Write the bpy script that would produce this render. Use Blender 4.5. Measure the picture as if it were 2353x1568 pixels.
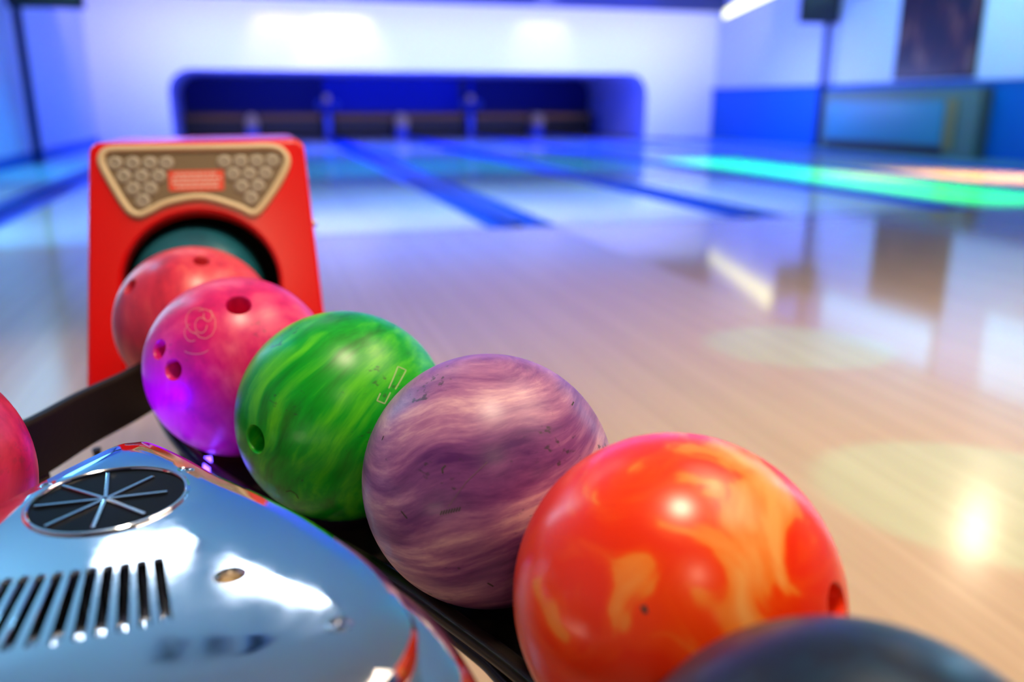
import bpy, bmesh, math, random
from mathutils import Vector, Matrix, noise
random.seed(4)
PI = math.pi
for o in list(bpy.data.objects): bpy.data.objects.remove(o)
S = bpy.context.scene
C = S.collection

# ------------------------------------------------------------------ camera
PITCH, YAW = math.radians(15.796), math.radians(16.299)
cd = bpy.data.cameras.new('camera'); cam = bpy.data.objects.new('camera', cd); C.objects.link(cam)
cam.location = (0, 0, .75)
cam.rotation_euler = (PI/2 - PITCH, 0, -YAW)
cd.sensor_width = 36; cd.lens = 36*1930/2353
cd.clip_start = .02; cd.clip_end = 100
cd.dof.use_dof = True; cd.dof.focus_distance = .70; cd.dof.aperture_fstop = 2.5
S.camera = cam
S.view_settings.view_transform = 'Standard'; S.view_settings.look = 'None'
S.view_settings.gamma = 1; S.view_settings.use_curve_mapping = False
S.view_settings.exposure = 0.0

# ------------------------------------------------------------------ world
w = bpy.data.worlds.new('world'); S.world = w; w.use_nodes = True
w.node_tree.nodes['Background'].inputs[0].default_value = (.25, .38, .8, 1)
w.node_tree.nodes['Background'].inputs[1].default_value = .06

# ------------------------------------------------------------------ lights
def area(name, loc, tgt, size, col, power, sy=None, spread=None, shape=None):
    l = bpy.data.lights.new(name, 'AREA'); l.shape = shape or ('RECTANGLE' if sy else 'DISK')
    l.size = size
    if sy: l.size_y = sy
    l.color = col; l.energy = power
    if spread: l.spread = math.radians(spread)
    o = bpy.data.objects.new(name, l); C.objects.link(o); o.location = loc
    o.rotation_euler = (Vector(tgt)-Vector(loc)).to_track_quat('-Z', 'Y').to_euler()
    return o
def spot(name, loc, tgt, col, power, ang, blend=.3, r=.05):
    l = bpy.data.lights.new(name, 'SPOT'); l.color = col; l.energy = power
    l.spot_size = math.radians(ang); l.spot_blend = blend; l.shadow_soft_size = r
    o = bpy.data.objects.new(name, l); C.objects.link(o); o.location = loc
    o.rotation_euler = (Vector(tgt)-Vector(loc)).to_track_quat('-Z', 'Y').to_euler()
    return o
# warm downlights at the ball return, then added fill for the approach floor
area('warm_downlight_return', (.25, .42, 3.1), (.2, .5, 0), .42, (1, .80, .54), 52)
area('warm_downlight_behind', (-.22, -2.2, 3.1), (0, .8, .5), .12, (1, .78, .5), 12)
area('approach_wash', (2.4, .9, 3.15), (2.4, .9, 0), 2.4, (1, .78, .58), 68, sy=2.6, spread=100)
spot('approach_pink_spot', (1.2, 3.4, 3.1), (.9, 2.7, 0), (1, .50, .58), 110, 62, .95, .12)
spot('warm_floor_spot', (-.5, 3.0, 3.15), (-.45, 2.2, 0), (1, .64, .32), 130, 40, .8, .10)
spot('warm_floor_spot', (1.6, 1.1, 3.15), (.5, 1.0, 0), (1, .66, .30), 48, 44, .8, .10)
# unseen strips added along the side walls to brighten the ceiling
area('left_ceiling_fill', (-2.70, 5.5, 2.92), (-1.2, 5.5, 3.25), .12, (.27, .70, .95), 220, sy=9.0)
area('right_ceiling_fill', (9.40, 6.0, 2.92), (7.8, 6.0, 3.25), .12, (.38, .68, .95), 110, sy=9.0)
# violet-blue washers on the masking wall
area('masking_washer', (3.2, 14.6, 2.55), (3.2, 17, 1.7), 12.0, (.52, .47, 1.0), 112, sy=.3, spread=110)
area('masking_washer_low', (3.2, 13.8, .5), (3.2, 17, 1.6), 10.0, (.45, .47, 1.0), 60, sy=.3, spread=90)
# white-pink spots that make scalloped pools at the top of the masking wall
spot('scallop_spot', (1.55, 16.3, 3.0), (1.6, 16.98, 2.0), (1, .85, .9), 60, 75, .6, .05)
spot('scallop_spot', (.45, 16.3, 3.0), (.55, 16.98, 2.0), (1, .7, .85), 35, 70, .7, .05)
spot('scallop_spot', (5.6, 16.3, 3.0), (5.6, 16.98, 2.2), (1, .9, .95), 28, 70, .7, .05)
# blue light inside the pin deck and on the lanes
area('pin_deck_blue', (3.2, 17.6, 1.32), (3.2, 21.4, 1.1), 8.0, (.0, .05, 1), 60, sy=.3, spread=70)
area('pit_warm', (3.2, 19.4, 1.30), (3.2, 20.75, .42), 9.0, (1, .62, .30), 4, sy=.08, spread=40)
area('lane_blue_far', (3.2, 15.0, 2.9), (3.2, 15.0, 0), 9.5, (.0, .08, 1), 800, sy=3.5, spread=110)
for x in (-1.6, .6, 2.4, 4.0):
    spot('lane_cyan_spot', (x, 9.6, 3.15), (x, 10.6, 0), (.0, .48, 1), 480, 70, .8, .08)
    spot('lane_white_spot', (x, 6.2, 3.15), (x, 6.6, 0), (.35, .80, 1), 330, 66, .8, .08)
area('lane_green', (5.8, 8.0, 2.6), (5.8, 8.0, 0), .8, (.0, 1, .16), 150, sy=5.5, spread=30)
for x, y in ((.86, 14.4), (2.48, 14.0), (4.1, 13.6)):
    spot('lane_pool_spot', (x, y+.6, 2.9), (x, y, 0), (.8, .8, 1), 260, 22, .5, .04)
area('lane_orange', (8.0, 6.6, 2.6), (7.8, 6.8, 0), .8, (1, .45, .12), 170, sy=3.5, spread=36)
spot('left_cyan_spot', (-2.2, 3.8, 3.15), (-1.3, 2.8, 0), (.04, .56, 1), 130, 72, .8, .10)
area('right_wall_blue', (7.8, 13.5, .9), (9.5, 13.8, 1.4), 3.0, (.3, .38, 1), 70, sy=.6)
area('right_wall_cyan', (7.6, 9.6, 2.9), (9.5, 9.6, 1.4), 3.0, (.35, .72, 1), 70, sy=.6)
# soft circles of green light thrown on the approach
spot('green_gobo', (3.2, -.4, 3.1), (1.36, 1.16, 0), (.0, .85, .62), 560, 8.6, .2, .02)
spot('green_gobo', (3.6, 1.2, 3.1), (1.62, 2.22, 0), (.0, .85, .62), 420, 7.6, .25, .02)
# unseen violet spot added by the left guard to tint the magenta ball
spot('violet_fill_spot', (-.235, .90, .400), (-.06, 1.0, .42), (.08, .0, 1), 4.2, 74, .6, .03)

# ------------------------------------------------------------------ node helpers
def mat(name):
    m = bpy.data.materials.new(name); m.use_nodes = True
    nt = m.node_tree; b = nt.nodes['Principled BSDF']
    return m, nt, b
def simple(name, col, rough=.5, metal=0., spec=.5, coat=0., emit=None, es=0., alpha=None, bump=0., bscale=60., rvar=0.):
    m, nt, b = mat(name)
    b.inputs['Base Color'].default_value = (*col, 1)
    b.inputs['Roughness'].default_value = rough; b.inputs['Metallic'].default_value = metal
    b.inputs['Specular IOR Level'].default_value = spec
    b.inputs['Coat Weight'].default_value = coat; b.inputs['Coat Roughness'].default_value = .05
    if emit: b.inputs['Emission Color'].default_value = (*emit, 1); b.inputs['Emission Strength'].default_value = es
    tc = nt.nodes.new('ShaderNodeTexCoord'); n = nt.nodes.new('ShaderNodeTexNoise')
    n.inputs['Scale'].default_value = bscale; n.inputs['Detail'].default_value = 4
    nt.links.new(tc.outputs['Object'], n.inputs['Vector'])
    mr = nt.nodes.new('ShaderNodeMapRange')
    mr.inputs['To Min'].default_value = max(0, rough-rvar); mr.inputs['To Max'].default_value = min(1, rough+rvar+.02)
    nt.links.new(n.outputs['Fac'], mr.inputs['Value']); nt.links.new(mr.outputs['Result'], b.inputs['Roughness'])
    if bump:
        bp = nt.nodes.new('ShaderNodeBump'); bp.inputs['Strength'].default_value = bump; bp.inputs['Distance'].default_value = .002
        nt.links.new(n.outputs['Fac'], bp.inputs['Height']); nt.links.new(bp.outputs['Normal'], b.inputs['Normal'])
    return m
def ramp(nt, stops, interp='LINEAR'):
    r = nt.nodes.new('ShaderNodeValToRGB'); r.color_ramp.interpolation = interp
    e = r.color_ramp.elements
    while len(e) < len(stops): e.new(.5)
    for k, (p, c) in enumerate(stops): e[k].position = p; e[k].color = (*c, 1)
    return r

# wood of the approach / lanes
def wood(name, dark, light, rough, boards=.027, contrast=1., spec=.5):
    m, nt, b = mat(name)
    N, L = nt.nodes, nt.links
    tc = N.new('ShaderNodeTexCoord'); sep = N.new('ShaderNodeSeparateXYZ'); L.new(tc.outputs['Object'], sep.inputs[0])
    d = N.new('ShaderNodeMath'); d.operation = 'DIVIDE'; d.inputs[1].default_value = boards; L.new(sep.outputs['X'], d.inputs[0])
    f = N.new('ShaderNodeMath'); f.operation = 'FLOOR'; L.new(d.outputs[0], f.inputs[0])
    wn = N.new('ShaderNodeTexWhiteNoise'); wn.noise_dimensions = '1D'; L.new(f.outputs[0], wn.inputs['W'])
    mp = N.new('ShaderNodeMapping'); mp.inputs['Scale'].default_value = (60, 1.6, 1); L.new(tc.outputs['Object'], mp.inputs[0])
    ns = N.new('ShaderNodeTexNoise'); ns.inputs['Scale'].default_value = 1; ns.inputs['Detail'].default_value = 5; L.new(mp.outputs[0], ns.inputs['Vector'])
    mx = N.new('ShaderNodeMath'); mx.operation = 'MULTIPLY_ADD'; mx.inputs[1].default_value = .22*contrast; L.new(wn.outputs['Value'], mx.inputs[0])
    h = N.new('ShaderNodeMath'); h.operation = 'MULTIPLY'; h.inputs[1].default_value = .5; L.new(ns.outputs['Fac'], h.inputs[0]); L.new(h.outputs[0], mx.inputs[2])
    r = ramp(nt, [(.1, dark), (.8, light)]); L.new(mx.outputs[0], r.inputs[0])
    L.new(r.outputs[0], b.inputs['Base Color'])
    b.inputs['Roughness'].default_value = rough; b.inputs['Specular IOR Level'].default_value = spec
    return m

M = {}
M['wood_dull'] = wood('approach_wood', (.44, .31, .20), (.60, .44, .30), .17, spec=.8)
M['wood_gloss'] = wood('approach_wood_gloss', (.44, .31, .20), (.60, .44, .30), .08, spec=1.0)
M['lane'] = wood('lane_wood', (.50, .49, .47), (.62, .61, .58), .10, spec=.8)
M['cap'] = simple('lane_capping', (.0, .06, .50), .35, spec=.3)
M['gutter'] = simple('gutter_plastic', (.0, .10, .70), .4, spec=.2)
M['white_wall'] = simple('white_wall', (.82, .82, .84), .55, bump=.1, bscale=30)
M['blue_wall'] = simple('blue_wainscot', (.0, .11, .50), .5, spec=.2, bump=.1)
M['side_wall'] = simple('side_wall_paint', (.58, .62, .86), .5, bump=.1)
M['back_wall'] = simple('dark_back_wall', (.07, .07, .10), .6)
M['ceiling'] = simple('ceiling_paint', (.38, .44, .49), .7)
M['dark_ceiling'] = simple('dark_bulkhead', (.015, .03, .14), .6)
M['black'] = simple('matt_black', (.006, .006, .007), .5)
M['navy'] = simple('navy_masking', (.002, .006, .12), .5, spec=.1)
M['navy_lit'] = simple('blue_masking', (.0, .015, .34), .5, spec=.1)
M['tan'] = simple('worn_tan_padding', (.24, .14, .06), .6, bump=.4)
M['tan_light'] = simple('beige_plastic', (.42, .32, .18), .4)
M['blue_plastic'] = simple('blue_plastic', (.02, .08, .65), .35)
M['rubber'] = simple('black_rubber', (.012, .008, .007), .55, spec=.15, bump=.2, bscale=200)
M['dark_metal'] = simple('dark_metal_tube', (.05, .04, .035), .25, metal=.8)
M['steel'] = simple('satin_steel', (.35, .36, .38), .3, metal=1)
M['red'] = simple('gloss_red_plastic', (.84, .0, .0), .22, spec=.3, coat=.5, rvar=.03)
M['cream'] = simple('cream_plastic', (.78, .62, .38), .35)
M['panel_back'] = simple('brown_display_panel', (.20, .135, .07), .35)
M['lens'] = simple('frosted_lens', (.40, .35, .28), .4)
M['lens_dark'] = simple('lens_centre', (.10, .085, .07), .3)
M['sticker'] = simple('red_label', (.85, .07, .03), .35)
M['print'] = simple('white_print', (.90, .55, .48), .5)
M['pole_blue'] = simple('dark_blue_metal', (.0, .015, .09), .5, spec=.15)
M['screen'] = simple('black_screen', (.012, .012, .013), .25)
M['teal_panel'] = simple('teal_panel', (.02, .22, .34), .4)
M['light_white'] = simple('lit_white_panel', (.8, .8, .8), .5, emit=(.80, .90, 1), es=9)
M['light_yellow'] = simple('lit_yellow_strip', (.8, .8, .6), .5, emit=(1, .98, .34), es=2.6)
M['light_blue'] = simple('lit_blue_window', (.6, .7, .8), .5, emit=(.22, .62, 1), es=1.25)
M['light_cyan'] = simple('lit_cyan_window', (.5, .7, .8), .5, emit=(.20, .66, 1), es=3.0)
M['light_warm'] = simple('lit_downlight', (.9, .8, .7), .5, emit=(1, .8, .55), es=170)
M['led'] = simple('violet_led', (.2, .1, .8), .4, emit=(.12, .05, 1), es=9)

def chrome():
    m, nt, b = mat('scratched_chrome'); N, L = nt.nodes, nt.links
    b.inputs['Metallic'].default_value = 1; b.inputs['Base Color'].default_value = (.78, .80, .84, 1)
    tc = N.new('ShaderNodeTexCoord')
    n1 = N.new('ShaderNodeTexNoise'); n1.inputs['Scale'].default_value = 14; n1.inputs['Detail'].default_value = 6; n1.inputs['Roughness'].default_value = .7
    L.new(tc.outputs['Object'], n1.inputs['Vector'])
    mp = N.new('ShaderNodeMapping'); mp.inputs['Scale'].default_value = (90, 1400, 90); mp.inputs['Rotation'].default_value = (0, 0, .5)
    L.new(tc.outputs['Object'], mp.inputs[0])
    n2 = N.new('ShaderNodeTexNoise'); n2.inputs['Scale'].default_value = 1; n2.inputs['Detail'].default_value = 2; L.new(mp.outputs[0], n2.inputs['Vector'])
    mr = N.new('ShaderNodeMapRange'); mr.inputs['From Min'].default_value = .38; mr.inputs['From Max'].default_value = .72
    mr.inputs['To Min'].default_value = .03; mr.inputs['To Max'].default_value = .14
    L.new(n1.outputs['Fac'], mr.inputs['Value']); L.new(mr.outputs[0], b.inputs['Roughness'])
    bp = N.new('ShaderNodeBump'); bp.inputs['Strength'].default_value = .03; bp.inputs['Distance'].default_value = .0001
    L.new(n2.outputs['Fac'], bp.inputs['Height']); L.new(bp.outputs[0], b.inputs['Normal'])
    return m
M['chrome'] = chrome()
M['chrome_clean'] = simple('bright_chrome', (.85, .85, .87), .08, metal=1)

# pearl bowling-ball material
def ballmat(name, stops, scale=(9, 9, 40), rot=(0, 0, 0), warp=.35, warpscale=7, rough=.33, interp='LINEAR', detail=5, scuff=.5, coat=.0, nrough=.6, metal=.0):
    m, nt, b = mat(name); N, L = nt.nodes, nt.links
    tc = N.new('ShaderNodeTexCoord')
    wn = N.new('ShaderNodeTexNoise'); wn.inputs['Scale'].default_value = warpscale; wn.inputs['Detail'].default_value = 2
    L.new(tc.outputs['Object'], wn.inputs['Vector'])
    sb = N.new('ShaderNodeVectorMath'); sb.operation = 'SUBTRACT'; sb.inputs[1].default_value = (.5, .5, .5); L.new(wn.outputs['Color'], sb.inputs[0])
    sc = N.new('ShaderNodeVectorMath'); sc.operation = 'SCALE'; sc.inputs['Scale'].default_value = warp*.3; L.new(sb.outputs[0], sc.inputs[0])
    ad = N.new('ShaderNodeVectorMath'); ad.operation = 'ADD'; L.new(tc.outputs['Object'], ad.inputs[0]); L.new(sc.outputs[0], ad.inputs[1])
    r1 = N.new('ShaderNodeMapping'); r1.inputs['Rotation'].default_value = rot; L.new(ad.outputs[0], r1.inputs[0])
    r2 = N.new('ShaderNodeMapping'); r2.inputs['Scale'].default_value = scale; L.new(r1.outputs[0], r2.inputs[0])
    ns = N.new('ShaderNodeTexNoise'); ns.inputs['Scale'].default_value = 1; ns.inputs['Detail'].default_value = detail; ns.inputs['Roughness'].default_value = nrough
    L.new(r2.outputs[0], ns.inputs['Vector'])
    r = ramp(nt, stops, interp); L.new(ns.outputs['Fac'], r.inputs[0])
    # scuffs: small dark chips
    mp = N.new('ShaderNodeMapping'); mp.inputs['Scale'].default_value = (120, 120, 220); mp.inputs['Rotation'].default_value = (.6, .3, .2); L.new(tc.outputs['Object'], mp.inputs[0])
    n3 = N.new('ShaderNodeTexNoise'); n3.inputs['Scale'].default_value = 1; n3.inputs['Detail'].default_value = 3; L.new(mp.outputs[0], n3.inputs['Vector'])
    n4 = N.new('ShaderNodeTexNoise'); n4.inputs['Scale'].default_value = 16; n4.inputs['Detail'].default_value = 2; L.new(tc.outputs['Object'], n4.inputs['Vector'])
    mu = N.new('ShaderNodeMath'); mu.operation = 'MULTIPLY'; L.new(n3.outputs['Fac'], mu.inputs[0]); L.new(n4.outputs['Fac'], mu.inputs[1])
    mr = N.new('ShaderNodeMapRange'); mr.inputs['From Min'].default_value = .365; mr.inputs['From Max'].default_value = .42; mr.inputs['To Max'].default_value = scuff
    L.new(mu.outputs[0], mr.inputs['Value'])
    mx = N.new('ShaderNodeMix'); mx.data_type = 'RGBA'; mx.inputs['B'].default_value = (.03, .03, .03, 1)
    L.new(mr.outputs[0], mx.inputs['Factor']); L.new(r.outputs[0], mx.inputs['A']); L.new(mx.outputs['Result'], b.inputs['Base Color'])
    b.inputs['Roughness'].default_value = rough; b.inputs['Coat Weight'].default_value = coat; b.inputs['Coat Roughness'].default_value = .12
    b.inputs['Metallic'].default_value = metal
    return m

# ------------------------------------------------------------------ mesh helpers
def build(name, bm, m, parent=None, smooth=False, ang=35, loc=None, bevel=0, seg=2):
    me = bpy.data.meshes.new(name); bmesh.ops.recalc_face_normals(bm, faces=bm.faces[:]); bm.to_mesh(me); bm.free()
    ms = m if isinstance(m, (list, tuple)) else [m]
    for q in ms: me.materials.append(q)
    o = bpy.data.objects.new(name, me); C.objects.link(o)
    if parent: o.parent = parent
    if loc: o.location = loc
    if smooth:
        for p in me.polygons: p.use_smooth = True
        me.set_sharp_from_angle(angle=math.radians(ang))
    if bevel:
        md = o.modifiers.new('bevel', 'BEVEL'); md.width = bevel; md.segments = seg; md.limit_method = 'ANGLE'; md.angle_limit = math.radians(40)
        md.harden_normals = False
    return o
def box(bm, x0, x1, y0, y1, z0, z1, mi=0):
    v = [bm.verts.new((x, y, z)) for z in (z0, z1) for y in (y0, y1) for x in (x0, x1)]
    for f in ((0, 2, 3, 1), (4, 5, 7, 6), (0, 1, 5, 4), (2, 6, 7, 3), (0, 4, 6, 2), (1, 3, 7, 5)):
        bm.faces.new([v[k] for k in f]).material_index = mi
def boxo(name, b, m, parent=None, bevel=0): 
    bm = bmesh.new(); box(bm, *b); return build(name, bm, m, parent, bevel=bevel)
def empty(name, label, cat, loc=(0, 0, 0), rz=0, group=None):
    o = bpy.data.objects.new(name, None); C.objects.link(o); o.location = loc; o.rotation_euler = (0, 0, rz)
    o.empty_display_size = .1
    return tag(o, label, cat, group)
def tag(o, label, cat, group=None):
    o['label'] = label; o['category'] = cat
    if group: o['group'] = group
    return o
def struct(o): o['kind'] = 'structure'; return o
def tube(bm, pts, r, n=10, closed=False, cap=True):
    rings = []; P = [Vector(p) for p in pts]; N = len(P)
    for i, p in enumerate(P):
        a = P[(i-1) % N] if (i > 0 or closed) else p; b = P[(i+1) % N] if (i < N-1 or closed) else p
        t = (b-a).normalized(); up = Vector((0, 0, 1)) if abs(t.z) < .9 else Vector((1, 0, 0))
        s = t.cross(up).normalized(); u = s.cross(t)
        rr = r[i] if isinstance(r, (list, tuple)) else r
        rings.append([bm.verts.new(p+rr*(math.cos(2*PI*k/n)*s+math.sin(2*PI*k/n)*u)) for k in range(n)])
    for i in range(N if closed else N-1):
        A, B = rings[i], rings[(i+1) % N]
        for k in range(n): bm.faces.new((A[k], A[(k+1) % n], B[(k+1) % n], B[k]))
    if cap and not closed: bm.faces.new(rings[0][::-1]); bm.faces.new(rings[-1])
def prism(bm, outline, z0, z1, mi=0):
    a = [bm.verts.new((x, y, z0)) for x, y in outline]; b = [bm.verts.new((x, y, z1)) for x, y in outline]
    n = len(a)
    for k in range(n): bm.faces.new((a[k], a[(k+1) % n], b[(k+1) % n], b[k])).material_index = mi
    bm.faces.new(a[::-1]).material_index = mi; bm.faces.new(b).material_index = mi
def lathe(bm, prof, n=32, c=(0, 0, 0)):
    rings = [[bm.verts.new((c[0]+r*math.cos(2*PI*k/n), c[1]+r*math.sin(2*PI*k/n), c[2]+z)) for k in range(n)] for r, z in prof]
    for A, B in zip(rings, rings[1:]):
        for k in range(n): bm.faces.new((A[k], A[(k+1) % n], B[(k+1) % n], B[k]))
    bm.faces.new(rings[0][::-1]); bm.faces.new(rings[-1])
def spline(P, n=8, closed=True):
    out = []; N = len(P); P = [Vector(p) for p in P]
    for i in range(N if closed else N-1):
        g = lambda k: P[k % N] if closed else P[max(0, min(N-1, k))]
        p0, p1, p2, p3 = g(i-1), g(i), g(i+1), g(i+2)
        for j in range(n):
            t = j/n
            out.append(.5*((2*p1)+(-p0+p2)*t+(2*p0-5*p1+4*p2-p3)*t*t+(-p0+3*p1-3*p2+p3)*t**3))
    if not closed: out.append(P[-1])
    return out
def cut(o, cutbm):
    """subtract a closed bmesh from the object and keep the plain result"""
    bmesh.ops.recalc_face_normals(cutbm, faces=cutbm.faces[:])
    me = bpy.data.meshes.new('cut'); cutbm.to_mesh(me); cutbm.free()
    c = bpy.data.objects.new('cut', me); C.objects.link(c); bpy.context.view_layer.update(); c.matrix_world = o.matrix_world.copy()
    md = o.modifiers.new('b', 'BOOLEAN'); md.object = c; md.operation = 'DIFFERENCE'; md.solver = 'EXACT'
    bpy.context.view_layer.update()
    dg = bpy.context.evaluated_depsgraph_get()
    new = bpy.data.meshes.new_from_object(o.evaluated_get(dg))
    o.modifiers.remove(md); bpy.data.objects.remove(c)
    o.data = new
    return new

# ------------------------------------------------------------------ room shell
XL, XR, YF, YB, ZC = -2.80, 9.55, 17.0, -4.5, 3.25
SEAM, FOUL, LEND, PIT = 1.78, 5.06, 20.4, 21.5
BX = [-1.84, -.14, 1.56, 3.27, 4.97, 6.66, 8.36]     # centres of the gutter pairs
def sboxo(name, b, m): return struct(boxo(name, b, m))
sboxo('floor', (XL, SEAM, YB, FOUL, -.1, 0), M['wood_dull'])
sboxo('floor', (SEAM, XR, YB, FOUL, -.1, 0), M['wood_gloss'])
sboxo('floor', (XL, XR, FOUL, PIT+.6, -.3, -.14), M['black'])
sboxo('ceiling', (XL, XR, YB, YF+5, ZC, ZC+.1), M['ceiling'])
sboxo('wall_back', (XL, XR, YB-.1, YB, 0, ZC), M['back_wall'])
sboxo('wall_left', (XL-.1, XL, YB, YF, 0, ZC), M['side_wall'])
sboxo('wall_right', (XR, XR+.1, YB, YF, 0, ZC), M['side_wall'])
sboxo('trim_1', (XL, XR, YF-.28, YF-.002, 2.60, ZC), M['dark_ceiling'])        # dark bulkhead over the masking wall
# the masking wall with its rounded opening
M['reveal'] = simple('blue_reveal', (.42, .46, .95), .45)
def facade():
    x0, x1, zt, R = -1.52, 7.95, 1.36, .42
    arc = [(x0, .032)]
    arc += [(x0+R-R*math.cos(a*PI/16), zt-R+R*math.sin(a*PI/16)) for a in range(9)]
    arc += [(x1-R+R*math.sin(a*PI/16), zt-R+R*math.cos(a*PI/16)) for a in range(9)]
    arc += [(x1, .032)]
    out = [(XR, .032), (XR, 2.62), (XL, 2.62), (XL, .032)]
    bm = bmesh.new(); loop = arc+out
    f = [bm.verts.new((x, YF, z)) for x, z in loop]; g = [bm.verts.new((x, YF+.05, z)) for x, z in loop]
    bm.faces.new(f); bm.faces.new(g[::-1])
    for k in range(len(loop)): bm.faces.new((f[k], f[(k+1) % len(f)], g[(k+1) % len(f)], g[k]))
    struct(build('wall_front', bm, M['white_wall'], smooth=True, ang=30))
    # reveals running back to the machines: left cheek, soffit, right cheek
    for n, (i0, i1) in enumerate(((0, 5), (5, 14), (14, 19))):
        bm = bmesh.new(); q = []
        for x, z in arc[i0:i1+1]:
            xr = x + (.45 if x > 3 else -.12); cx, cz = 3.2, .6
            dx, dz = x-cx, z-cz; e = .02
            ox = e*(1 if dx > 0 else -1) if n != 1 else 0; oz = e if n == 1 else 0
            q.append([bm.verts.new(p) for p in ((x, YF+.051, z), (xr, PIT-.01, z), (xr+ox, PIT-.01, z+oz), (x+ox, YF+.051, z+oz))])
        for A, B in zip(q, q[1:]):
            for k in range(4): bm.faces.new((A[k], A[(k+1) % 4], B[(k+1) % 4], B[k]))
        bm.faces.new(q[0]); bm.faces.new(q[-1][::-1])
        struct(build('trim_%d' % (8+n), bm, M['reveal'], smooth=True, ang=30))
facade()
# pit back wall: three blue masking panels, dark in the outer pairs
struct(boxo('wall_rear', (-1.9, 8.7, PIT, PIT+.1, -.14, 1.6), M['black']))
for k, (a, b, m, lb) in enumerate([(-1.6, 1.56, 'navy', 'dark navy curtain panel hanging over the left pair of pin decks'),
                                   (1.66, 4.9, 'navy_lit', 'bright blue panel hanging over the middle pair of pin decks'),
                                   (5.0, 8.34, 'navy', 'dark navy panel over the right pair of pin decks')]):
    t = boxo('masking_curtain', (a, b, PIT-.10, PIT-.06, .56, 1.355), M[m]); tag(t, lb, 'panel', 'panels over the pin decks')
# side walls: blue wainscot and ledge on the right
struct(boxo('trim_2', (XR-.05, XR, 4.0, YF-.01, 0, 1.02), M['blue_wall']))
struct(boxo('trim_3', (XR-.09, XR, 4.0, YF-.01, 1.02, 1.06), M['blue_wall']))
struct(boxo('trim_4', (XL, XL+.03, YB, YF-.01, 0, .16), M['blue_wall']))
struct(boxo('trim_5', (-.2, XR-.1, FOUL-.012, FOUL+.003, .0002, .0016), M['cap']))     # foul line
# raised side strip between the last gutter and the walls
struct(boxo('trim_6', (XL+.031, -1.98, FOUL, YF-.02, -.14, .03), M['cyan_strip'] if 'cyan_strip' in M else simple('pale_side_strip', (.45, .55, .62), .25)))
struct(boxo('trim_7', (8.52, XR-.051, FOUL, YF-.02, -.14, .02), simple('teal_side_strip', (.10, .26, .34), .3)))

# ------------------------------------------------------------------ lanes
LLAB = ['bowling lane furthest left, mostly behind the red ball return hood',
        'pale blue bowling lane running out directly right of the red hood',
        'pale blue bowling lane between the first and second dark gutters right of the red hood',
        'white and blue bowling lane ending beside the second dark gutter tip',
        'bowling lane lit bright green on the right',
        'bowling lane lit orange beside the right wall']
for k in range(6):
    a, b = BX[k], BX[k+1]
    root = empty('bowling_lane', LLAB[k], 'bowling lane', ((a+b)/2, FOUL, 0))
    hw = (b-a)/2-.235
    boxo('lane_surface', (-hw, hw, 0, LEND-FOUL, -.13, 0), M['lane'], root)
    for s in (-1, 1):
        bm = bmesh.new(); c = s*(hw+.10)
        prof = [(c+.10*math.cos(t*PI/10), -.075*math.sin(t*PI/10)-.012) for t in range(11)]
        A = [bm.verts.new((x, .01, z)) for x, z in prof]; B = [bm.verts.new((x, LEND-FOUL, z)) for x, z in prof]
        for i in range(10): bm.faces.new((A[i], A[i+1], B[i+1], B[i]))
        Z = [bm.verts.new((x, .01, -.135)) for x in (prof[-1][0], prof[0][0])]
        bm.faces.new(A+Z)
        build('gutter', bm, M['gutter'], root, smooth=True)
CLAB = ['narrow blue cap between gutters, furthest left beside the side strip', 'narrow blue cap between gutters hidden behind the red hood',
        'narrow blue cap ending in the first dark tip right of the red hood', 'narrow blue cap ending in the second dark tip right of the red hood',
        'narrow blue cap bordering the green lit lane on its near side', 'narrow blue cap between the green lane and the orange lane', 'narrow cap between the orange lane and the right wall strip']
for k, x in enumerate(BX):
    w2 = .035 if 0 < k < 6 else .135
    xx = x if 0 < k < 6 else (x-.10 if k == 0 else x+.10)
    if k == 0: xx = -1.91; w2 = .069
    if k == 6: xx = 8.426; w2 = .09
    bm = bmesh.new(); box(bm, xx-w2, xx+w2, FOUL+.12, LEND, -.13, .012)
    o = build('gutter_cap', bm, M['cap'], bevel=.006); tag(o, CLAB[k], 'gutter cap')

# ------------------------------------------------------------------ pin deck machinery
for k in range(6):
    a, b = BX[k]+.17, BX[k+1]-.17
    bm = bmesh.new()
    tube(bm, [(a, 0, 0), (b, 0, 0)], .055, 14)
    root = empty('sweep_bar', ['sweep bar of the first pin deck from the left', 'sweep bar of the second pin deck, left of the tall blue post',
        'sweep bar of the third pin deck, right of the tall blue post', 'sweep bar of the fourth pin deck from the left',
        'sweep bar of the fifth pin deck from the left', 'sweep bar of the pin deck furthest right'][k], 'sweep bar', (0, PIT-.75, .44), group='sweep bars across the pin decks')
    build('bar', bm, M['tan'], root, smooth=True)
    boxo('sweep_board', (a+.01, b-.01, -.02, .02, -.32, -.10), M['black'], root, bevel=.008)
    for s in (a+.03, b-.03): boxo('sweep_arm', (s-.015, s+.015, .02, .40, -.05, .10), M['dark_metal'], root, bevel=.004)
    o = boxo('ball_cushion', (a, b, PIT-.30, PIT-.12, -.02, .50), M['black'], bevel=.02)
    tag(o, ['black padded cushion at the back of the first pin pit from the left', 'black padded cushion in the second pin pit', 'black padded cushion in the third pin pit', 'black padded cushion in the fourth pin pit', 'black padded cushion in the fifth pin pit', 'black padded cushion in the pit furthest right'][k], 'cushion', 'pit cushions')
DL = ['short blue divider with beige cap just above the red hood', 'short blue divider with beige cap in the middle of the pin decks', 'short blue divider with beige cap on the right of the pin decks']
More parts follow.
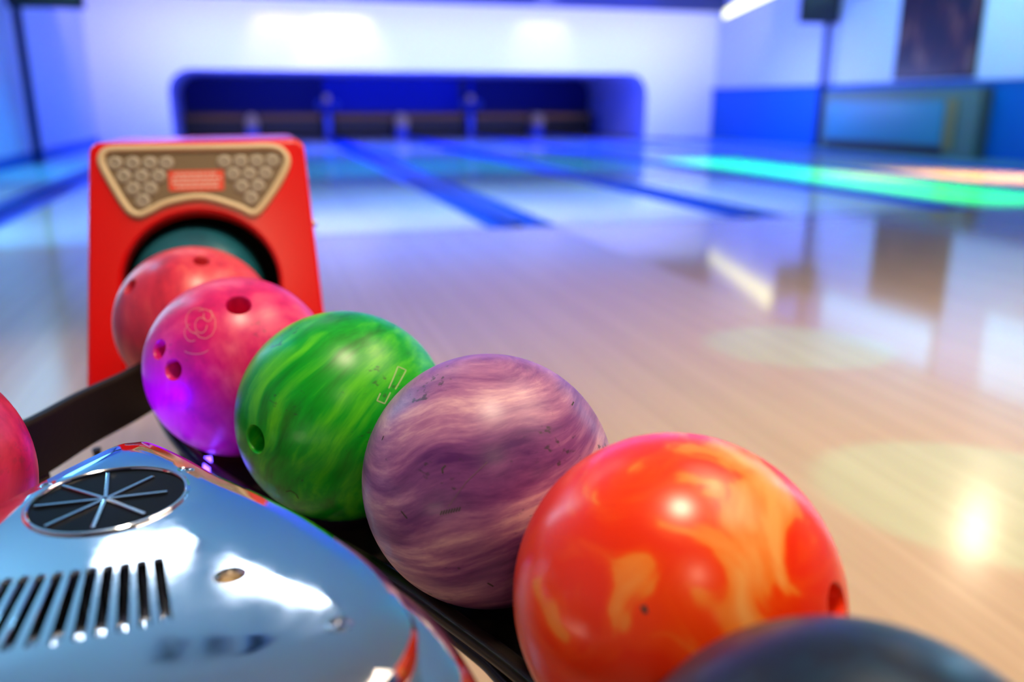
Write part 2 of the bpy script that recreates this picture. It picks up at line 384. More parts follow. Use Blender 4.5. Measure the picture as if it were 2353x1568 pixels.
for n, k in enumerate((1, 3, 5)):
    x = BX[k]
    root = empty('pin_deck_divider', DL[n], 'divider', (x, LEND+.08, 0), group='short dividers between pin decks')
    boxo('base', (-.13, .13, -.05, .45, -.13, .22), M['blue_plastic'], root, bevel=.03)
    bm = bmesh.new(); prism(bm, [(-.15+.15*(1-math.cos(t*PI/12)), .22+.30*math.sin(t*PI/12)**.6) for t in range(13)], -.07, .40)
    for v in bm.verts: v.co = (v.co.x, v.co.z, v.co.y)
    build('cap', bm, M['tan_light'], root, smooth=True)
PL = ['tall blue post with two round lamps left of centre between pin decks', 'tall blue post with two round lamps right of centre', 'tall post with round lamps at the right end of the pin decks']
for n, k in enumerate((2, 4, 6)):
    x = BX[k] if k < 6 else BX[k]-.0
    root = empty('pin_deck_post', PL[n], 'post', (x, LEND+.1, 0), group='tall posts between pin decks')
    boxo('post', (-.07, .07, 0, .35, -.13, .50), M['blue_plastic'], root, bevel=.02)
    boxo('upright', (-.045, .045, .05, .12, .50, 1.34), M['navy_lit'], root, bevel=.01)
    boxo('head', (-.07, .07, .0, .12, .78, .95), M['tan_light'], root, bevel=.03)
    for s in (-1, 1):
        bm = bmesh.new()
        ring = [(s*.16+.075*math.cos(t*PI/12), -.02, .73+.075*math.sin(t*PI/12)) for t in range(24)]
        tube(bm, ring, .018, 8, closed=True)
        build('ring_lamp', bm, M['blue_plastic'], root, smooth=True)

# ------------------------------------------------------------------ things on the walls and ceiling
def monitor_pole(x, y, x0, x1, zb, lab1, lab2, base):
    r = empty('monitor_pole', lab1, 'pole', (x, y, 0))
    bm = bmesh.new(); tube(bm, [(0, 0, base), (0, 0, ZC-.003)], .055, 16); build('pole', bm, M['pole_blue'], r, smooth=True)
    bm = bmesh.new(); lathe(bm, [(.11, base), (.11, base+.02), (.06, base+.035)], 24); build('foot', bm, M['pole_blue'], r, smooth=True)
    m = empty('monitor', lab2, 'monitor', ((x0+x1)/2, y-.145, zb))
    hw = (x1-x0)/2
    boxo('housing', (-hw, hw, -.03, .06, 0, .62), M['black'], m, bevel=.012)
    boxo('screen', (-hw+.03, hw-.03, -.034, -.029, .03, .59), M['screen'], m)
    boxo('bracket', (min(x-(x0+x1)/2, hw-.06)-.04, min(x-(x0+x1)/2, hw-.06)+.04, .061, .085, .15, .45), M['pole_blue'], m, bevel=.004)
monitor_pole(-2.66, 11.9, -2.72, -1.89, 1.84, 'dark blue pole against the left wall', 'black monitor on the left wall pole', .0)
monitor_pole(9.40, 13.05, 8.75, 9.62-.13, 2.04, 'dark blue pole in front of the right wall', 'black monitor hanging at the top right, left of the dark poster', .022)
# poster
def poster():
    r = empty('wall_poster', 'tall dark poster with blurred red and brown shapes on the right wall', 'poster', (XR-.012, 10.66, 1.10))
    boxo('frame', (-.03, .01, -.80, .80, 0, 1.26), M['black'], r, bevel=.005)
    m, nt, b = mat('poster_print'); N, L = nt.nodes, nt.links
    tc = N.new('ShaderNodeTexCoord'); mp = N.new('ShaderNodeMapping'); mp.inputs['Scale'].default_value = (1, 3.0, 1.4); L.new(tc.outputs['Object'], mp.inputs[0])
    n = N.new('ShaderNodeTexNoise'); n.inputs['Scale'].default_value = 1.6; n.inputs['Detail'].default_value = 3; L.new(mp.outputs[0], n.inputs['Vector'])
    rp = ramp(nt, [(.46, (.003, .003, .010)), (.55, (.045, .006, .012)), (.62, (.10, .03, .022)), (.72, (.16, .08, .06))]); L.new(n.outputs['Fac'], rp.inputs[0]); L.new(rp.outputs[0], b.inputs['Base Color'])
    b.inputs['Roughness'].default_value = .35
    boxo('print', (-.034, -.031, -.76, .76, .04, 1.22), m, r)
poster()
# lit panels high on the right wall, the yellow strip at the corner
def wall_light(name, y0, y1, z0, z1, m, lab, cat, grp=None, x=XR):
    r = empty(name, lab, cat, (x-.012, (y0+y1)/2, z0), group=grp); h = (y1-y0)/2
    boxo('frame', (-.02, .01, -h-.04, h+.04, -.04, z1-z0+.03), M['steel'], r, bevel=.004)
    boxo('diffuser', (-.026, -.021, -h, h, 0, z1-z0), m, r)
wall_light('light_box', 9.95, 12.6, 2.46, 3.19, M['light_blue'], 'blue lit panel high on the right wall above the poster', 'light box')
wall_light('light_box', 6.0, 9.0, 2.05, 3.15, M['light_blue'], 'blue lit panel high on the right wall, nearest the camera', 'light box')
r = empty('light_box', 'cyan lit panel high on the left wall whose glow shows on the floor', 'light box', (XL+.012, 9.4, 2.30))
boxo('frame', (-.01, .02, -2.54, 2.54, -.04, .88), M['steel'], r, bevel=.004)
boxo('diffuser', (.021, .026, -2.5, 2.5, 0, .85), M['light_cyan'], r)
r = empty('strip_light', 'glowing yellow strip light along the top of the right wall corner', 'strip light', (XR-.1, YF-.3, 2.44))
bm = bmesh.new()
for sgn in (0, 1):
    pass
v = [bm.verts.new(p) for p in [(.03, .0, .03), (.03, .0, .16), (.03, -2.5, .74), (.03, -2.5, .38), (.07, .0, .03), (.07, .0, .16), (.07, -2.5, .74), (.07, -2.5, .38)]]
for f in ((0, 1, 2, 3), (4, 7, 6, 5), (0, 4, 5, 1), (1, 5, 6, 2), (2, 6, 7, 3), (3, 7, 4, 0)): bm.faces.new([v[k] for k in f])
build('tube', bm, M['light_yellow'], r)
bm = bmesh.new()
v = [bm.verts.new(p) for p in [(.0705, .01, -.01), (.0705, .01, .15), (.0705, -2.55, .76), (.0705, -2.55, .36), (.099, .01, -.01), (.099, .01, .15), (.099, -2.55, .76), (.099, -2.55, .36)]]
for f in ((0, 1, 2, 3), (4, 7, 6, 5), (0, 4, 5, 1), (1, 5, 6, 2), (2, 6, 7, 3), (3, 7, 4, 0)): bm.faces.new([v[k] for k in f])
build('rail', bm, M['steel'], r)
# framed bench front / cupboard low on the right wall
r = empty('low_cupboard', 'low teal fronted cupboard against the right wall below the poster', 'cupboard', (XR-.15, 11.2, 0.021))
boxo('body', (-.12, .09, -1.75, 1.6, 0, .94), M['side_teal'] if 'side_teal' in M else simple('grey_green_laminate', (.08, .15, .13), .5), r, bevel=.01)
boxo('door', (-.14, -.121, -1.15, 1.45, .16, .76), M['teal_panel'], r, bevel=.006)
boxo('edge_post', (-.145, -.121, -1.38, -1.20, .10, .80), simple('brown_post', (.22, .17, .05), .5), r, bevel=.006)
boxo('kick_plate', (-.13, -.121, -1.2, 1.45, .01, .13), M['black'], r)
# ceiling panels and vents over the approach
def ceil_panel(name, x, y, sx, sy, rz, m, lab, cat, grp=None):
    r = empty(name, lab, cat, (x, y, ZC), rz, grp)
    boxo('frame', (-sx/2-.03, sx/2+.03, -sy/2-.03, sy/2+.03, -.02, .0), M['steel'], r, bevel=.003)
    boxo('diffuser' if m.startswith('light') else 'grille', (-sx/2, sx/2, -sy/2, sy/2, -.026, -.0205), M[m], r)
ceil_panel('ceiling_light', -.98, 5.72, .58, .36, -.2, 'light_white', 'white ceiling light panel reflected left in the chrome cover', 'ceiling light')
ceil_panel('ceiling_light', -.10, 5.10, .80, .26, -.62, 'light_white', 'white ceiling light panel reflected right in the chrome cover', 'ceiling light')
for q, (x, y) in enumerate([(-.74, 4.36), (-.49, 4.31), (-.26, 4.26)]):
    ceil_panel('ceiling_vent', x, y, .09, .38, -.1, 'black', ['narrow dark ceiling vent, left of the three over the approach', 'narrow dark ceiling vent, middle of the three over the approach', 'narrow dark ceiling vent, right of the three over the approach'][q], 'vent', 'ceiling vents over the approach')
def downlight(x, y, r0, lab):
    r = empty('ceiling_spotlight', lab, 'spotlight', (x, y, ZC))
    bm = bmesh.new(); tube(bm, [(r0*1.15*math.cos(t*PI/16), r0*1.15*math.sin(t*PI/16), -.012) for t in range(32)], .012, 8, closed=True); build('bezel', bm, M['steel'], r, smooth=True)
    bm = bmesh.new(); lathe(bm, [(r0, -.02), (r0, -.002)], 28); build('lamp', bm, M['light_warm'], r)
downlight(6.34, 5.76, .10, 'round ceiling spotlight whose glare shows on the floor at right')

# ------------------------------------------------------------------ ball return
# rails: two dark tubes under the balls, each side of the island, joined to the hood
AX = -.1176
TR = [(-.112, 1.40), (-.106, 1.234), (-.045, 1.026), (.062, .836), (.168, .647), (.243, .443), (.215, .227), (.09, .06), (-.117, .0)]
tr = [Vector((x, y, 0)) for x, y in TR]
right_path = spline([tuple(p) for p in tr], 8, closed=False)
def offset(path, d):
    out = []
    for i, p in enumerate(path):
        a = path[max(0, i-1)]; b = path[min(len(path)-1, i+1)]
        t = (b-a).normalized(); n = Vector((-t.y, t.x, 0))   # left of travel direction
        out.append(p+n*d)
    return out
mirror = lambda P: [Vector((2*AX-p.x, p.y, p.z)) for p in P]
ZR = .328
rack = empty('ball_return_track', 'dark rail track of the ball return looping around the chrome cover', 'ball return track', (AX, .6, 0))
def rk(bm, name, m, **k):
    for v in bm.verts: v.co -= Vector((AX, .6, 0))
    return build(name, bm, m, rack, **k)
def clipy(P, y): return [p for p in P if p.y > y]
for side in (0, 1):
    path = right_path if not side else mirror(right_path)
    s = 1 if not side else -1
    for d in (.062, -.062):
        pts = [Vector((p.x, p.y, ZR+.009)) for p in offset(path, d*s)]
        if side: pts = [p for p in pts if p.y < 1.02]
        bm = bmesh.new(); tube(bm, pts, .009, 12); rk(bm, 'rail', M['dark_metal'], smooth=True)
# outer rubber guard on the left, from the hood round past the red ball
def band(path, z0, z1, th):
    bm = bmesh.new(); A = path; B = offset(path, th)
    pr = [[bm.verts.new((p.x, p.y, z)) for (p, z) in ((a, z0), (a, z1), (b, z1), (b, z0))] for a, b in zip(A, B)]
    for q, r_ in zip(pr, pr[1:]):
        for k in range(4): bm.faces.new((q[k], q[(k+1) % 4], r_[(k+1) % 4], r_[k]))
    bm.faces.new(pr[0][::-1]); bm.faces.new(pr[-1])
    return bm
GL = spline([(-.148, 1.19, 0), (-.178, 1.122, 0), (-.221, 1.045, 0), (-.262, .955, 0), (-.33, .86, 0), (-.405, .72, 0), (-.455, .55, 0), (-.47, .38, 0), (-.43, .2, 0)], 6, closed=False)
rk(band(GL, .352, .420, -.016), 'guard_band', M['rubber'], smooth=True, bevel=.004)
GR = [Vector((p.x, p.y, 0)) for p in offset(right_path, .108) if p.y < 1.16]
rk(band(GR, .325, .36, .012), 'guard_band', M['rubber'], smooth=True, bevel=.004)
# black bed under the balls
bedp = right_path[13:]
A_ = offset(bedp, .105); B_ = offset(bedp, -.048)
bm = bmesh.new(); q0 = []
for a, b in zip(A_, B_): q0.append([bm.verts.new(p) for p in ((a.x, a.y, .316), (b.x, b.y, .316), (b.x, b.y, .322), (a.x, a.y, .322))])
for a, b in zip(q0, q0[1:]):
    for k in range(4): bm.faces.new((a[k], a[(k+1) % 4], b[(k+1) % 4], b[k]))
bm.faces.new(q0[0]); bm.faces.new(q0[-1][::-1])
rk(bm, 'track_bed', M['rubber'])
# cross ties and pedestal
low = spline([(.02, .93, .25), (.10, .79, .25), (.157, .674, .25), (.176, .619, .25), (.205, .50, .25), (.19, .36, .25)], 6, closed=False)
bm = bmesh.new(); tube(bm, low, .009, 12); rk(bm, 'lower_rail', M['dark_metal'], smooth=True)
for p0, p1 in ((right_path[12], right_path[12]), ):
    pass
for idx in (14, 27, 40):
    a = offset(right_path, .062)[idx]; b = offset(right_path, -.062)[idx]
    for mir in (0, 1):
        A, B = (a, b) if not mir else mirror([a, b])
        bm = bmesh.new(); tube(bm, [(A.x, A.y, ZR), (A.x, A.y, ZR-.02), (B.x, B.y, ZR-.02), (B.x, B.y, ZR)], .006, 8); rk(bm, 'cross_tie', M['dark_metal'], smooth=True)
bm = bmesh.new()
prism(bm, [(AX+.10*math.cos(t*PI/16), .42+.14*math.sin(t*PI/16)) for t in range(32)], 0, .33)
rk(bm, 'pedestal', M['rubber'], smooth=True, bevel=.005)
bm = bmesh.new(); box(bm, -.092, -.084, .90, .99, .335, .345); rk(bm, 'led_strip', M['led'])

# chrome island cover
def island():
    half = [(-.1176, .7005), (-.104, .6960), (-.0763, .6586), (-.0485, .6140), (-.0177, .5720), (.0101, .5295), (.0409, .4694), (.0544, .4342), (.0600, .4050), (.0603, .3794), (.0487, .3530), (.034, .3380), (.0, .318), (-.05, .304), (-.1176, .299)]
    pts = [(x, y, 0) for x, y in half] + [(2*AX-x, y, 0) for x, y in half[-2:0:-1]]
    P = spline(pts, 5)
    c = Vector((AX, .46, 0))
    root = empty('chrome_ball_return_cover', 'polished chrome cover in the middle of the ball return with a black round emblem', 'ball return cover', (AX, .46, .33))
    base = Vector((AX, .46, .33))
    def ring(bm, s, z): return [bm.verts.new(((c+(p-c)*s).x-base.x, (c+(p-c)*s).y-base.y, z-base.z)) for p in P]
    def loft(levels, mi=0, capb=True, capt=True):
        bm = bmesh.new(); R = [ring(bm, s, z) for s, z in levels]; n = len(P)
        for A, B in zip(R, R[1:]):
            for k in range(n): bm.faces.new((A[k], A[(k+1) % n], B[(k+1) % n], B[k]))
        if capb: bm.faces.new(R[0][::-1])
        if capt: bm.faces.new(R[-1])
        return bm
    # lower skirt
    lo = [(1.18, .345), (1.20, .35), (1.205, .40), (1.20, .422), (1.182, .440), (1.15, .451), (1.10, .4565), (1.04, .457), (1.005, .456)]
    build('skirt', loft(lo), M['chrome'], root, smooth=True, ang=60)
    up = [(.99, .4575), (1.0, .459), (1.0, .474), (.995, .4805), (.980, .4845), (.95, .4868), (.90, .4885), (.855, .490)]
    top = build('top_shell', loft(up), M['chrome'], root)
    cb = bmesh.new()
    XS = [(-.1561, .4837, -.1569, .4257), (-.1475, .4836, -.1491, .4216), (-.1389, .4828, -.1398, .4152), (-.1301, .4828, -.1290, .4146), (-.1208, .4822, -.1179, .4136),
          (-.1124, .482, -.1072, .4141), (-.1034, .4823, -.0976, .4147), (-.0946, .4824, -.0869, .4154), (-.0857, .4828, -.0762, .4166), (-.0765, .4835, -.0661, .4188)]
    def capsule(x0, y0, x1, y1, r):
        a = Vector((x0, y0)); b = Vector((x1, y1)); t = (b-a).normalized(); th = math.atan2(t.y, t.x)
        o = [(b.x+r*math.cos(th-PI/2+k*PI/8), b.y+r*math.sin(th-PI/2+k*PI/8)) for k in range(9)]
        o += [(a.x+r*math.cos(th+PI/2+k*PI/8), a.y+r*math.sin(th+PI/2+k*PI/8)) for k in range(9)]
        return [(x-base.x, y-base.y) for x, y in o]
    def slot(cb, x0, y0, x1, y1):
        o1 = capsule(x0, y0, x1, y1, .0021); o2 = capsule(x0, y0, x1, y1, .0031)
        L = [(o1, .470), (o1, .4880), (o2, .4902), (o2, .494)]
        R = [[cb.verts.new((x, y, z-base.z)) for x, y in o] for o, z in L]; n = len(o1)
        for A, B in zip(R, R[1:]):
            for k in range(n): cb.faces.new((A[k], A[(k+1) % n], B[(k+1) % n], B[k]))
        cb.faces.new(R[0][::-1]); cb.faces.new(R[-1])
    for a in XS: slot(cb, *a)
    def sink(cb, x, y, r, d):
        lathe(cb, [(r*.55, .490-d-base.z), (r*.62, .490-d*.9-base.z), (r, .4902-base.z), (r, .494-base.z)], 24, (x-base.x, y-base.y, 0))
    SC = [(-.0702, .6177), (-.1649, .6185), (.0205, .3883), (2*AX-.0205, .3883)]
    for x, y in SC: sink(cb, x, y, .0070, .0032)
    BT = [(-.0355, .4546), (2*AX+.0355, .4546)]
    for x, y in BT: lathe(cb, [(.0062, .480-base.z), (.0066, .4805-base.z), (.0075, .4875-base.z), (.0098, .4902-base.z), (.0098, .494-base.z)], 28, (x-base.x, y-base.y, 0))
    lathe(cb, [(.0505, .4862-base.z), (.0505, .494-base.z)], 64, (-.1176-base.x, .579-base.y, 0))
    # keep the shader normals clean: shade the plateau flat
    me = cut(top, cb)
    for p in me.polygons: p.use_smooth = not (p.normal.z > .9999)
    me.set_sharp_from_angle(angle=math.radians(13))
    # grille backing, screws, button, emblem
    bm = bmesh.new(); box(bm, -.052, .062, -.062, .032, .4660-base.z, .4698-base.z); build('grille_backing', bm, M['black'], root)
    for x, y in SC:
        bm = bmesh.new(); lathe(bm, [(.0043, .4850-base.z), (.0047, .4878-base.z), (.0044, .4888-base.z), (.0030, .4893-base.z)], 20, (x-base.x, y-base.y, 0))
        s = build('screw', bm, M['chrome_clean'], root, smooth=True)
        bm = bmesh.new()
        st = [((.0025 if k % 2 == 0 else .0013)*math.cos(k*PI/6), (.0025 if k % 2 == 0 else .0013)*math.sin(k*PI/6)) for k in range(12)]
        prism(bm, [(x-base.x+a, y-base.y+b) for a, b in st], .4892-base.z, .48945-base.z); build('star_socket', bm, M['black'], s)
    for x, y in BT:
        bm = bmesh.new(); lathe(bm, [(.0060, .4800-base.z), (.0060, .4822-base.z), (.0045, .4838-base.z), (.002, .4842-base.z)], 24, (x-base.x, y-base.y, 0))
        build('rivet', bm, M['brass'], root, smooth=True)
    em = bmesh.new(); lathe(em, [(.0490, .4863-base.z), (.0490, .4892-base.z), (.0485, .4896-base.z)], 64, (-.1176-base.x, .579-base.y, 0))
    em = build('emblem', em, M['enamel'], root)
    bm = bmesh.new(); tube(bm, [(-.1176-base.x+.0503*math.cos(k*PI/40), .579-base.y+.0503*math.sin(k*PI/40), .4902-base.z) for k in range(80)], .0018, 10, closed=True)
    build('emblem_ring', bm, M['chrome_clean'], em, smooth=True)
    ctr = Vector((-.1195, .5785)); bm = bmesh.new()
    for ex, ey in [(-.1247, .6226), (-.0925, .6078), (-.0801, .5784), (-.0912, .5475), (-.1206, .536), (-.1503, .547), (-.1637, .5797), (-.1524, .6096)]:
        e = Vector((ex, ey)); t = (e-ctr).normalized(); n = Vector((-t.y, t.x))*.00125
        q = [ctr-t*.001+n, ctr-t*.001-n, e-n, e+n]
        prism(bm, [(p.x-base.x, p.y-base.y) for p in q], .4890-base.z, .4912-base.z)
    build('emblem_star', bm, M['chrome_clean'], em, bevel=.0004)
    return root
M['brass'] = simple('tan_rivet', (.62, .44, .24), .3, metal=.4)
M['enamel'] = simple('black_enamel', (.003, .004, .007), .3, spec=.03)
island()

# ------------------------------------------------------------------ red hood
def hood():
    T = .4; Yb = 1.36; zo = .45
    root = empty('ball_return_hood', 'glossy red plastic hood the bowling balls roll out of, with cream panel', 'ball return hood', (-.095, Yb, zo))
    ez = Vector((0, math.sin(T), math.cos(T))); nn = Vector((0, -math.cos(T), math.sin(T)))      # up the face, out of the face
    def fp(u, v, d=0): return Vector((u+.095, 0, 0))+ez*v+nn*d
    bot = -.165
    cu = -.103; cv = .031; R = .1165
    # outline of the face, rounded at the top corners
    def xl(v): return -.095-(.160+(.262-v)*.055)
    def xr(v): return -.095+(.165+(.262-v)*.030)
    TL, TRc, r = .262, .265, .018
    out = [(xl(bot), bot)] + [(xl(.25-(.0)) + r-r*math.cos(a*PI/12), TL-r+r*math.sin(a*PI/12)) for a in range(7)]
    out += [(xr(.25)-r+r*math.sin(a*PI/12), TRc-r+r*math.cos(a*PI/12)) for a in range(7)] + [(xr(bot), bot)]
    arch = [(cu+R, bot)] + [(cu+R*math.cos(a*PI/32), cv+R*math.sin(a*PI/32)) for a in range(33)] + [(cu-R, bot)]
    bm = bmesh.new()
    A = [bm.verts.new(fp(u, v)) for u, v in out]; B = [bm.verts.new(fp(u, v)) for u, v in arch]
    bm.faces.new(A+B)
    # inner lip of the opening
    B2 = [bm.verts.new(fp(u, v, -.03)) for u, v in arch]
    for k in range(len(B)-1): bm.faces.new((B[k], B[k+1], B2[k+1], B2[k]))
    # body running back
    yb = .34
    Bk = []
    for u, v in out:
        p = fp(u, v); p2 = Vector((p.x*.97, yb, p.z+(.0 if v > 0 else 0))); Bk.append(bm.verts.new(p2))
    for k in range(len(A)-1): bm.faces.new((A[k], A[k+1], Bk[k+1], Bk[k]))
    bm.faces.new(Bk[::-1])
    # lower plinth down to the floor
    o = build('shell', bm, M['red'], root, smooth=True, ang=30, bevel=.006, seg=3)
    zb = fp(0, bot).z
    boxo('foot', (.02, .16, .16, .30, -zo+.001, zb-.0005), M['rubber'], root, bevel=.01)
    # dark tunnel lining
    bm = bmesh.new()
    R0 = R+.0005
    ar = [(cu+R0, -.155)] + [(cu+R0*math.cos(a*PI/32), cv+R0*math.sin(a*PI/32)) for a in range(33)] + [(cu-R0, -.155)]
    L0 = [bm.verts.new(fp(u, v, -.031)) for u, v in ar]; L1 = []
    for u, v in ar:
        p = fp(u, v, -.031); L1.append(bm.verts.new((p.x, .325, p.z)))
    for k in range(len(ar)-1): bm.faces.new((L0[k], L0[k+1], L1[k+1], L1[k]))
    bm.faces.new(L1)
    build('tunnel', bm, M['rubber'], root, smooth=True)
    # display panel
    pan = [(-.2245, .2551), (-.19, .2560), (-.14, .2562), (-.08, .2562), (-.03, .2562), (.0181, .256), (.0391, .2460), (.0458, .223), (.027, .1846), (-.0056, .1412), (-.0230, .1352), (-.0469, .148), (-.0952, .1637), (-.1434, .1570), (-.1713, .1439), (-.1893, .1385), (-.2085, .1514), (-.234, .2036), (-.2429, .2300), (-.2387, .2469)]
    SP = spline([(u, v, 0) for u, v in pan], 5)
    cen = Vector((-.098, .203, 0))
    def inn(d):
        o = []
        n = len(SP)
        for i, p in enumerate(SP):
            t = (SP[(i+1) % n]-SP[i-1]).normalized(); nv = Vector((t.y, -t.x, 0)); o.append(p+nv*d)
        return o
    # orient inward
    test = inn(.005)
    sg = 1 if sum((a-cen).length for a in test) < sum((a-cen).length for a in SP) else -1
    i1 = inn(sg*.003); i2 = inn(sg*.0085); i3 = inn(sg*.0115)
    bm = bmesh.new()
    L = [(SP, .0002), (SP, .004), (i1, .0075), (i2, .0075), (i3, .004), (i3, .0012)]
    Rg = [[bm.verts.new(fp(p.x, p.y, d)) for p in P] for P, d in L]; n = len(SP)
    for a, b in zip(Rg, Rg[1:]):
        for k in range(n): bm.faces.new((a[k], a[(k+1) % n], b[(k+1) % n], b[k]))
    bez = build('display_bezel', bm, M['cream'], root, smooth=True, ang=50)
    bm = bmesh.new(); bm.faces.new([bm.verts.new(fp(p.x, p.y, .0012)) for p in i2]); build('display_panel', bm, M['panel_back'], bez)
    lens = [(-.2181, .228), (-.1929, .2275), (-.1681, .227), (-.1438, .2265), (-.2067, .2066), (-.1814, .206), (-.1566, .2057), (-.1945, .1862), (-.1698, .1858), (-.1817, .1663),
            (-.0572, .2272), (-.0324, .2273), (-.0074, .2273), (.0172, .2276), (-.0452, .2062), (-.0204, .2062), (.0048, .2064), (-.0332, .1855), (-.0082, .1859), (-.0204, .1659)]
    for u, v in lens:
        bm = bmesh.new(); nseg = 20; rings = []
        for rr, d in [(.0119, .0013), (.0117, .0026), (.0105, .0036), (.0060, .0041), (.0030, .0040), (.0024, .0030)]:
            rings.append([bm.verts.new(fp(u+rr*math.cos(2*PI*k/nseg), v+rr*math.sin(2*PI*k/nseg), d)) for k in range(nseg)])
        for a, b in zip(rings, rings[1:]):
            for k in range(nseg): bm.faces.new((a[k], a[(k+1) % nseg], b[(k+1) % nseg], b[k]))
        f = bm.faces.new(rings[-1]); f.material_index = 1
        build('pin_lamp', bm, [M['lens'], M['lens_dark']], bez, smooth=True, ang=60)
    bm = bmesh.new()
    st = [(-.1405, .2142), (-.0610, .2142), (-.0588, .2120), (-.0600, .1820), (-.0622, .1803), (-.1405, .1808), (-.1427, .1830), (-.1425, .2120)]
    a = [bm.verts.new(fp(u, v, .0016)) for u, v in st]; b = [bm.verts.new(fp(u, v, .0022)) for u, v in st]
    for k in range(8): bm.faces.new((a[k], a[(k+1) % 8], b[(k+1) % 8], b[k]))
    bm.faces.new(b); build('notice_label', bm, M['sticker'], bez)
    bm = bmesh.new(); rnd = random.Random(3)
    for row in range(4):
        v0 = .2078-row*.0068; u = -.137+(.004 if row in (0, 3) else 0); end = -.064-(.004 if row in (0, 3) else 0)
        while u < end-.003:
            wd = min(rnd.uniform(.004, .010), end-u)
            q = [bm.verts.new(fp(*p)) for p in [(u, v0-.0018, .0025), (u+wd, v0-.0018, .0025), (u+wd, v0+.0018, .0025), (u, v0+.0018, .0025)]]
            bm.faces.new(q); u += wd+.0014
    build('notice_print', bm, M['print'], bez)
    # small bright bolt on the right flank
    bm = bmesh.new(); tube(bm, [(xr(.1)+.093, .10, .105), (xr(.1)+.102, .10, .105)], .006, 16); build('bolt', bm, M['steel'], root, smooth=True)
hood()

# ------------------------------------------------------------------ bowling balls
BR = .1083
def ball(name_label, pos, m, holes=(), r=BR, seg=96):
    """holes: (direction, radius) as unit vectors from the centre"""
    bm = bmesh.new(); bmesh.ops.create_uvsphere(bm, u_segments=seg, v_segments=seg//2, radius=r)
    o = build('bowling_ball', bm, m, loc=pos)
    if holes:
        bpy.context.view_layer.update()
        cb = bmesh.new()
        for d, hr in holes:
            d = Vector(d).normalized(); q = d.to_track_quat('Z', 'Y').to_matrix().to_4x4()
            t = bmesh.new(); lathe(t, [(hr, r-.06), (hr, r-.0035), (hr+.0008, r-.0018), (hr+.0024, r-.0004), (hr+.005, r+.004)], 40)
            t.transform(q); me = bpy.data.meshes.new('t'); t.to_mesh(me); cb.from_mesh(me); t.free(); bpy.data.meshes.remove(me)
        cut(o, cb)
    me = o.data
    for p in me.polygons: p.use_smooth = True
    me.set_sharp_from_angle(angle=math.radians(28))
    tag(o, name_label, 'bowling ball', 'bowling balls on the ball return')
    return o
CAM = Vector((0, 0, .75))
def camray(px, py):
    f = 1930.
    M3 = cam.rotation_euler.to_matrix()
    return (M3 @ Vector(((px-1176.5)/f, (784-py)/f, -1))).normalized()
def on_ball(c, px, py, r=BR):
    """direction from the ball centre to the point seen at that image position (used once, to place holes)"""
    d = camray(px, py); oc = CAM-Vector(c); b = oc.dot(d); h = b*b-oc.dot(oc)+r*r
    if h < 0: t = -b
    else: t = -b-math.sqrt(h)
    return (oc+d*t).normalized()
ZB = lambda z: z+.75
P = dict(teal=(-.115, 1.452, ZB(-.299)), pink1=(-.106, 1.234, ZB(-.300)), pink2=(-.045, 1.026, ZB(-.307)), green=(.062, .836, ZB(-.312)),
         purple=(.168, .647, ZB(-.313)), orange=(.243, .443, ZB(-.316)), dark=(.216, .227, ZB(-.317)), red=(-.299, .690, ZB(-.281)))
BM = dict(
 teal=ballmat('teal_ball', [(.3, (.01, .10, .16)), (.7, (.02, .22, .30))], scale=(8, 8, 14)),
 pink1=ballmat('coral_ball', [(.3, (.42, .018, .06)), (.5, (.78, .035, .09)), (.68, (.92, .12, .14))], scale=(30, 30, 7), rot=(.2, .3, 0), scuff=.4),
 pink2=ballmat('magenta_ball', [(.3, (.50, .004, .14)), (.5, (.78, .010, .18)), (.68, (.92, .07, .22))], scale=(30, 30, 7), rot=(-.5, .35, 0), scuff=.4),
 green=ballmat('green_ball', [(.30, (.0, .20, .004)), (.5, (.0, .40, .012)), (.70, (.10, .66, .01))], scale=(55, 26, 5), rot=(.35, -.75, .3), warp=.2, scuff=.6, rough=.34),
 purple=ballmat('purple_ball', [(.34, (.09, .015, .14)), (.45, (.22, .06, .24)), (.54, (.42, .17, .36)), (.64, (.78, .46, .55))], scale=(4, 4, 30), rot=(.10, .30, 0), warp=.3, warpscale=5, detail=7, nrough=.66, scuff=.75, rough=.36),
 orange=ballmat('orange_ball', [(.44, (.95, .032, .0)), (.53, (1, .065, .0)), (.565, (1.0, .22, .02)), (.68, (1.0, .40, .10))], scale=(15, 8, 6), rot=(0, .9, 0), warp=1.2, warpscale=8, scuff=.0, rough=.27, detail=5, nrough=.5),
 dark=ballmat('navy_ball', [(.3, (.012, .010, .012)), (.5, (.012, .018, .04)), (.66, (.01, .06, .12))], scale=(9, 9, 22), rot=(.2, .2, 0), warp=.8, scuff=.2),
 red=ballmat('crimson_ball', [(.3, (.35, .003, .03)), (.5, (.60, .008, .07)), (.7, (.80, .03, .12))], scale=(34, 34, 8), rot=(.2, -.4, 0), scuff=.2))
H = {
 'pink1': [((462, 598), .0098), ((298, 658), .0098)],
 'pink2': [((548, 700), .0130), ((365, 803), .0098), ((397, 850), .0102)],
 'green': [((585, 1010), .0125)],
 'orange': [((1926, 1392), .0120)],
}
LB = dict(teal='teal bowling ball still inside the red hood', pink1='worn coral red bowling ball coming out of the red hood opening',
 pink2='pink to magenta bowling ball with three finger holes, behind the green ball', green='green streaked bowling ball between the magenta ball and the purple ball',
 purple='pearly purple bowling ball between the green and orange balls', orange='orange and yellow marbled bowling ball on the right',
 dark='dark navy bowling ball nearest the camera at the bottom right', red='crimson bowling ball at the left edge, behind the chrome cover')
BM['dark'].node_tree.nodes['Principled BSDF'].inputs['Specular IOR Level'].default_value = .25
balls = {}
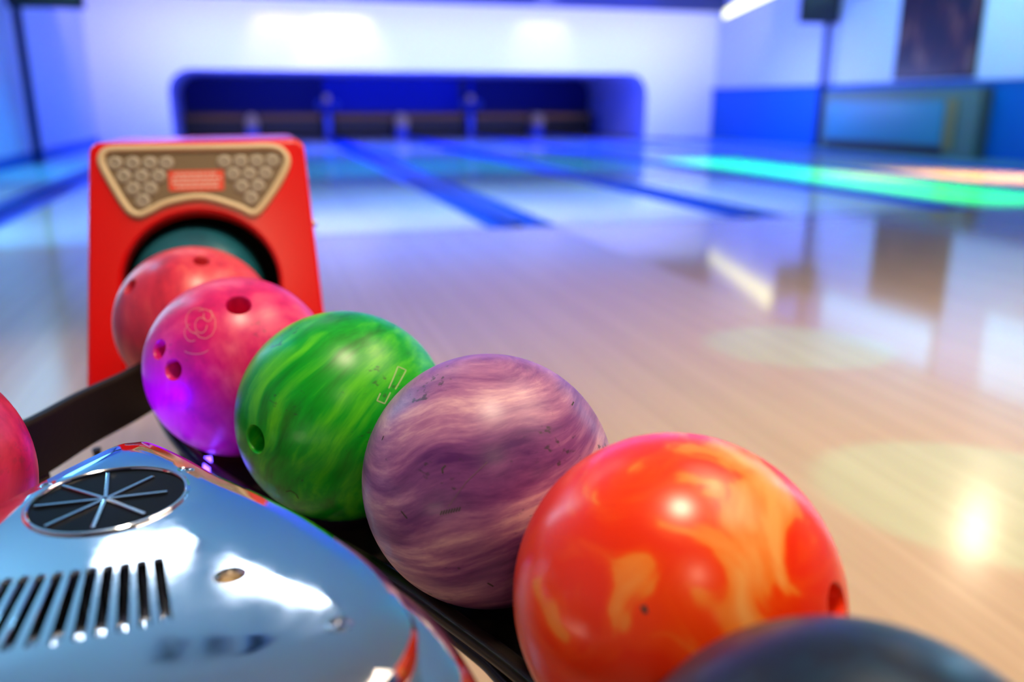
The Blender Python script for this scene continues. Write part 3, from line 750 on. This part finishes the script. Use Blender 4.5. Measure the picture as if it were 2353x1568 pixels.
for k in P:
    hs = [(on_ball(P[k], *q), r) for q, r in H.get(k, [])]
    balls[k] = ball(LB[k], P[k], BM[k], hs)
# engraved marks lying on the ball surfaces
def mark(parent, key, strokes, width, m, name='engraved_mark'):
    bm = bmesh.new(); c = Vector(P[key])
    for st in strokes:
        dirs = [on_ball(P[key], *q) for q in st]
        fine = []
        for a, b in zip(dirs, dirs[1:]):
            for j in range(6): fine.append((a.lerp(b, j/6)).normalized())
        fine.append(dirs[-1])
        prev = None
        for i, d in enumerate(fine):
            t = (fine[min(i+1, len(fine)-1)]-fine[max(i-1, 0)]).normalized(); n = d.cross(t).normalized()
            v = (bm.verts.new(d*(BR+.0002)+n*width), bm.verts.new(d*(BR+.0002)-n*width))
            if prev: bm.faces.new((prev[0], prev[1], v[1], v[0]))
            prev = v
    return build(name, bm, m, parent)
M['mark_pale'] = simple('pale_engraving', (.45, .55, .30), .6)
M['mark_pink'] = simple('pale_pink_engraving', (.80, .30, .28), .6)
M['mark_grey'] = simple('grey_scratch', (.16, .09, .14), .6)
M['mark_dark'] = simple('dark_scuff', (.045, .04, .035), .7)
mark(balls['green'], 'green', [[(893, 893), (914, 843), (933, 851), (908, 895)], [(874, 904), (866, 921), (884, 928), (897, 902)]], .0005, M['mark_pale'])
mark(balls['green'], 'green', [[(657, 1130), (668, 1128), (680, 1135), (686, 1146)]], .0005, M['mark_dark'], 'scuff')
arc = lambda cx, cy, rx, ry, a0, a1, n=8: [(cx+rx*math.cos(math.radians(a0+(a1-a0)*k/n)), cy+ry*math.sin(math.radians(a0+(a1-a0)*k/n))) for k in range(n+1)]
mark(balls['pink2'], 'pink2', [arc(470, 745, 26, 34, -120, 150), arc(455, 738, 28, 30, 100, 300), arc(462, 748, 14, 18, 0, 320), arc(440, 765, 16, 20, 60, 260), arc(478, 725, 10, 14, -60, 200), arc(450, 800, 30, 14, 20, 150)], .00035, M['mark_pink'])
mark(balls['purple'], 'purple', [[(1012+6*k, 1184-k*1.2), (1016+6*k, 1174-k*1.2)] for k in range(8)], .0005, M['mark_dark'], 'scuff')
for st in [[(1018, 1088), (1016, 1078), (1024, 1070)], [(922, 1175), (936, 1192)], [(878, 1012), (882, 1002)], [(1314, 932), (1318, 924)], [(1120, 1340), (1134, 1348)]]:
    mark(balls['purple'], 'purple', [st], .0006, M['mark_dark'], 'scuff')
mark(balls['purple'], 'purple', [[(1030, 1166), (1070, 1110), (1120, 1062)]], .00025, M['mark_grey'], 'scratch')
mark(balls['orange'], 'orange', [[(1474, 1400), (1486, 1396)], [(1478, 1405), (1488, 1402)]], .0014, M['mark_dark'], 'scuff')
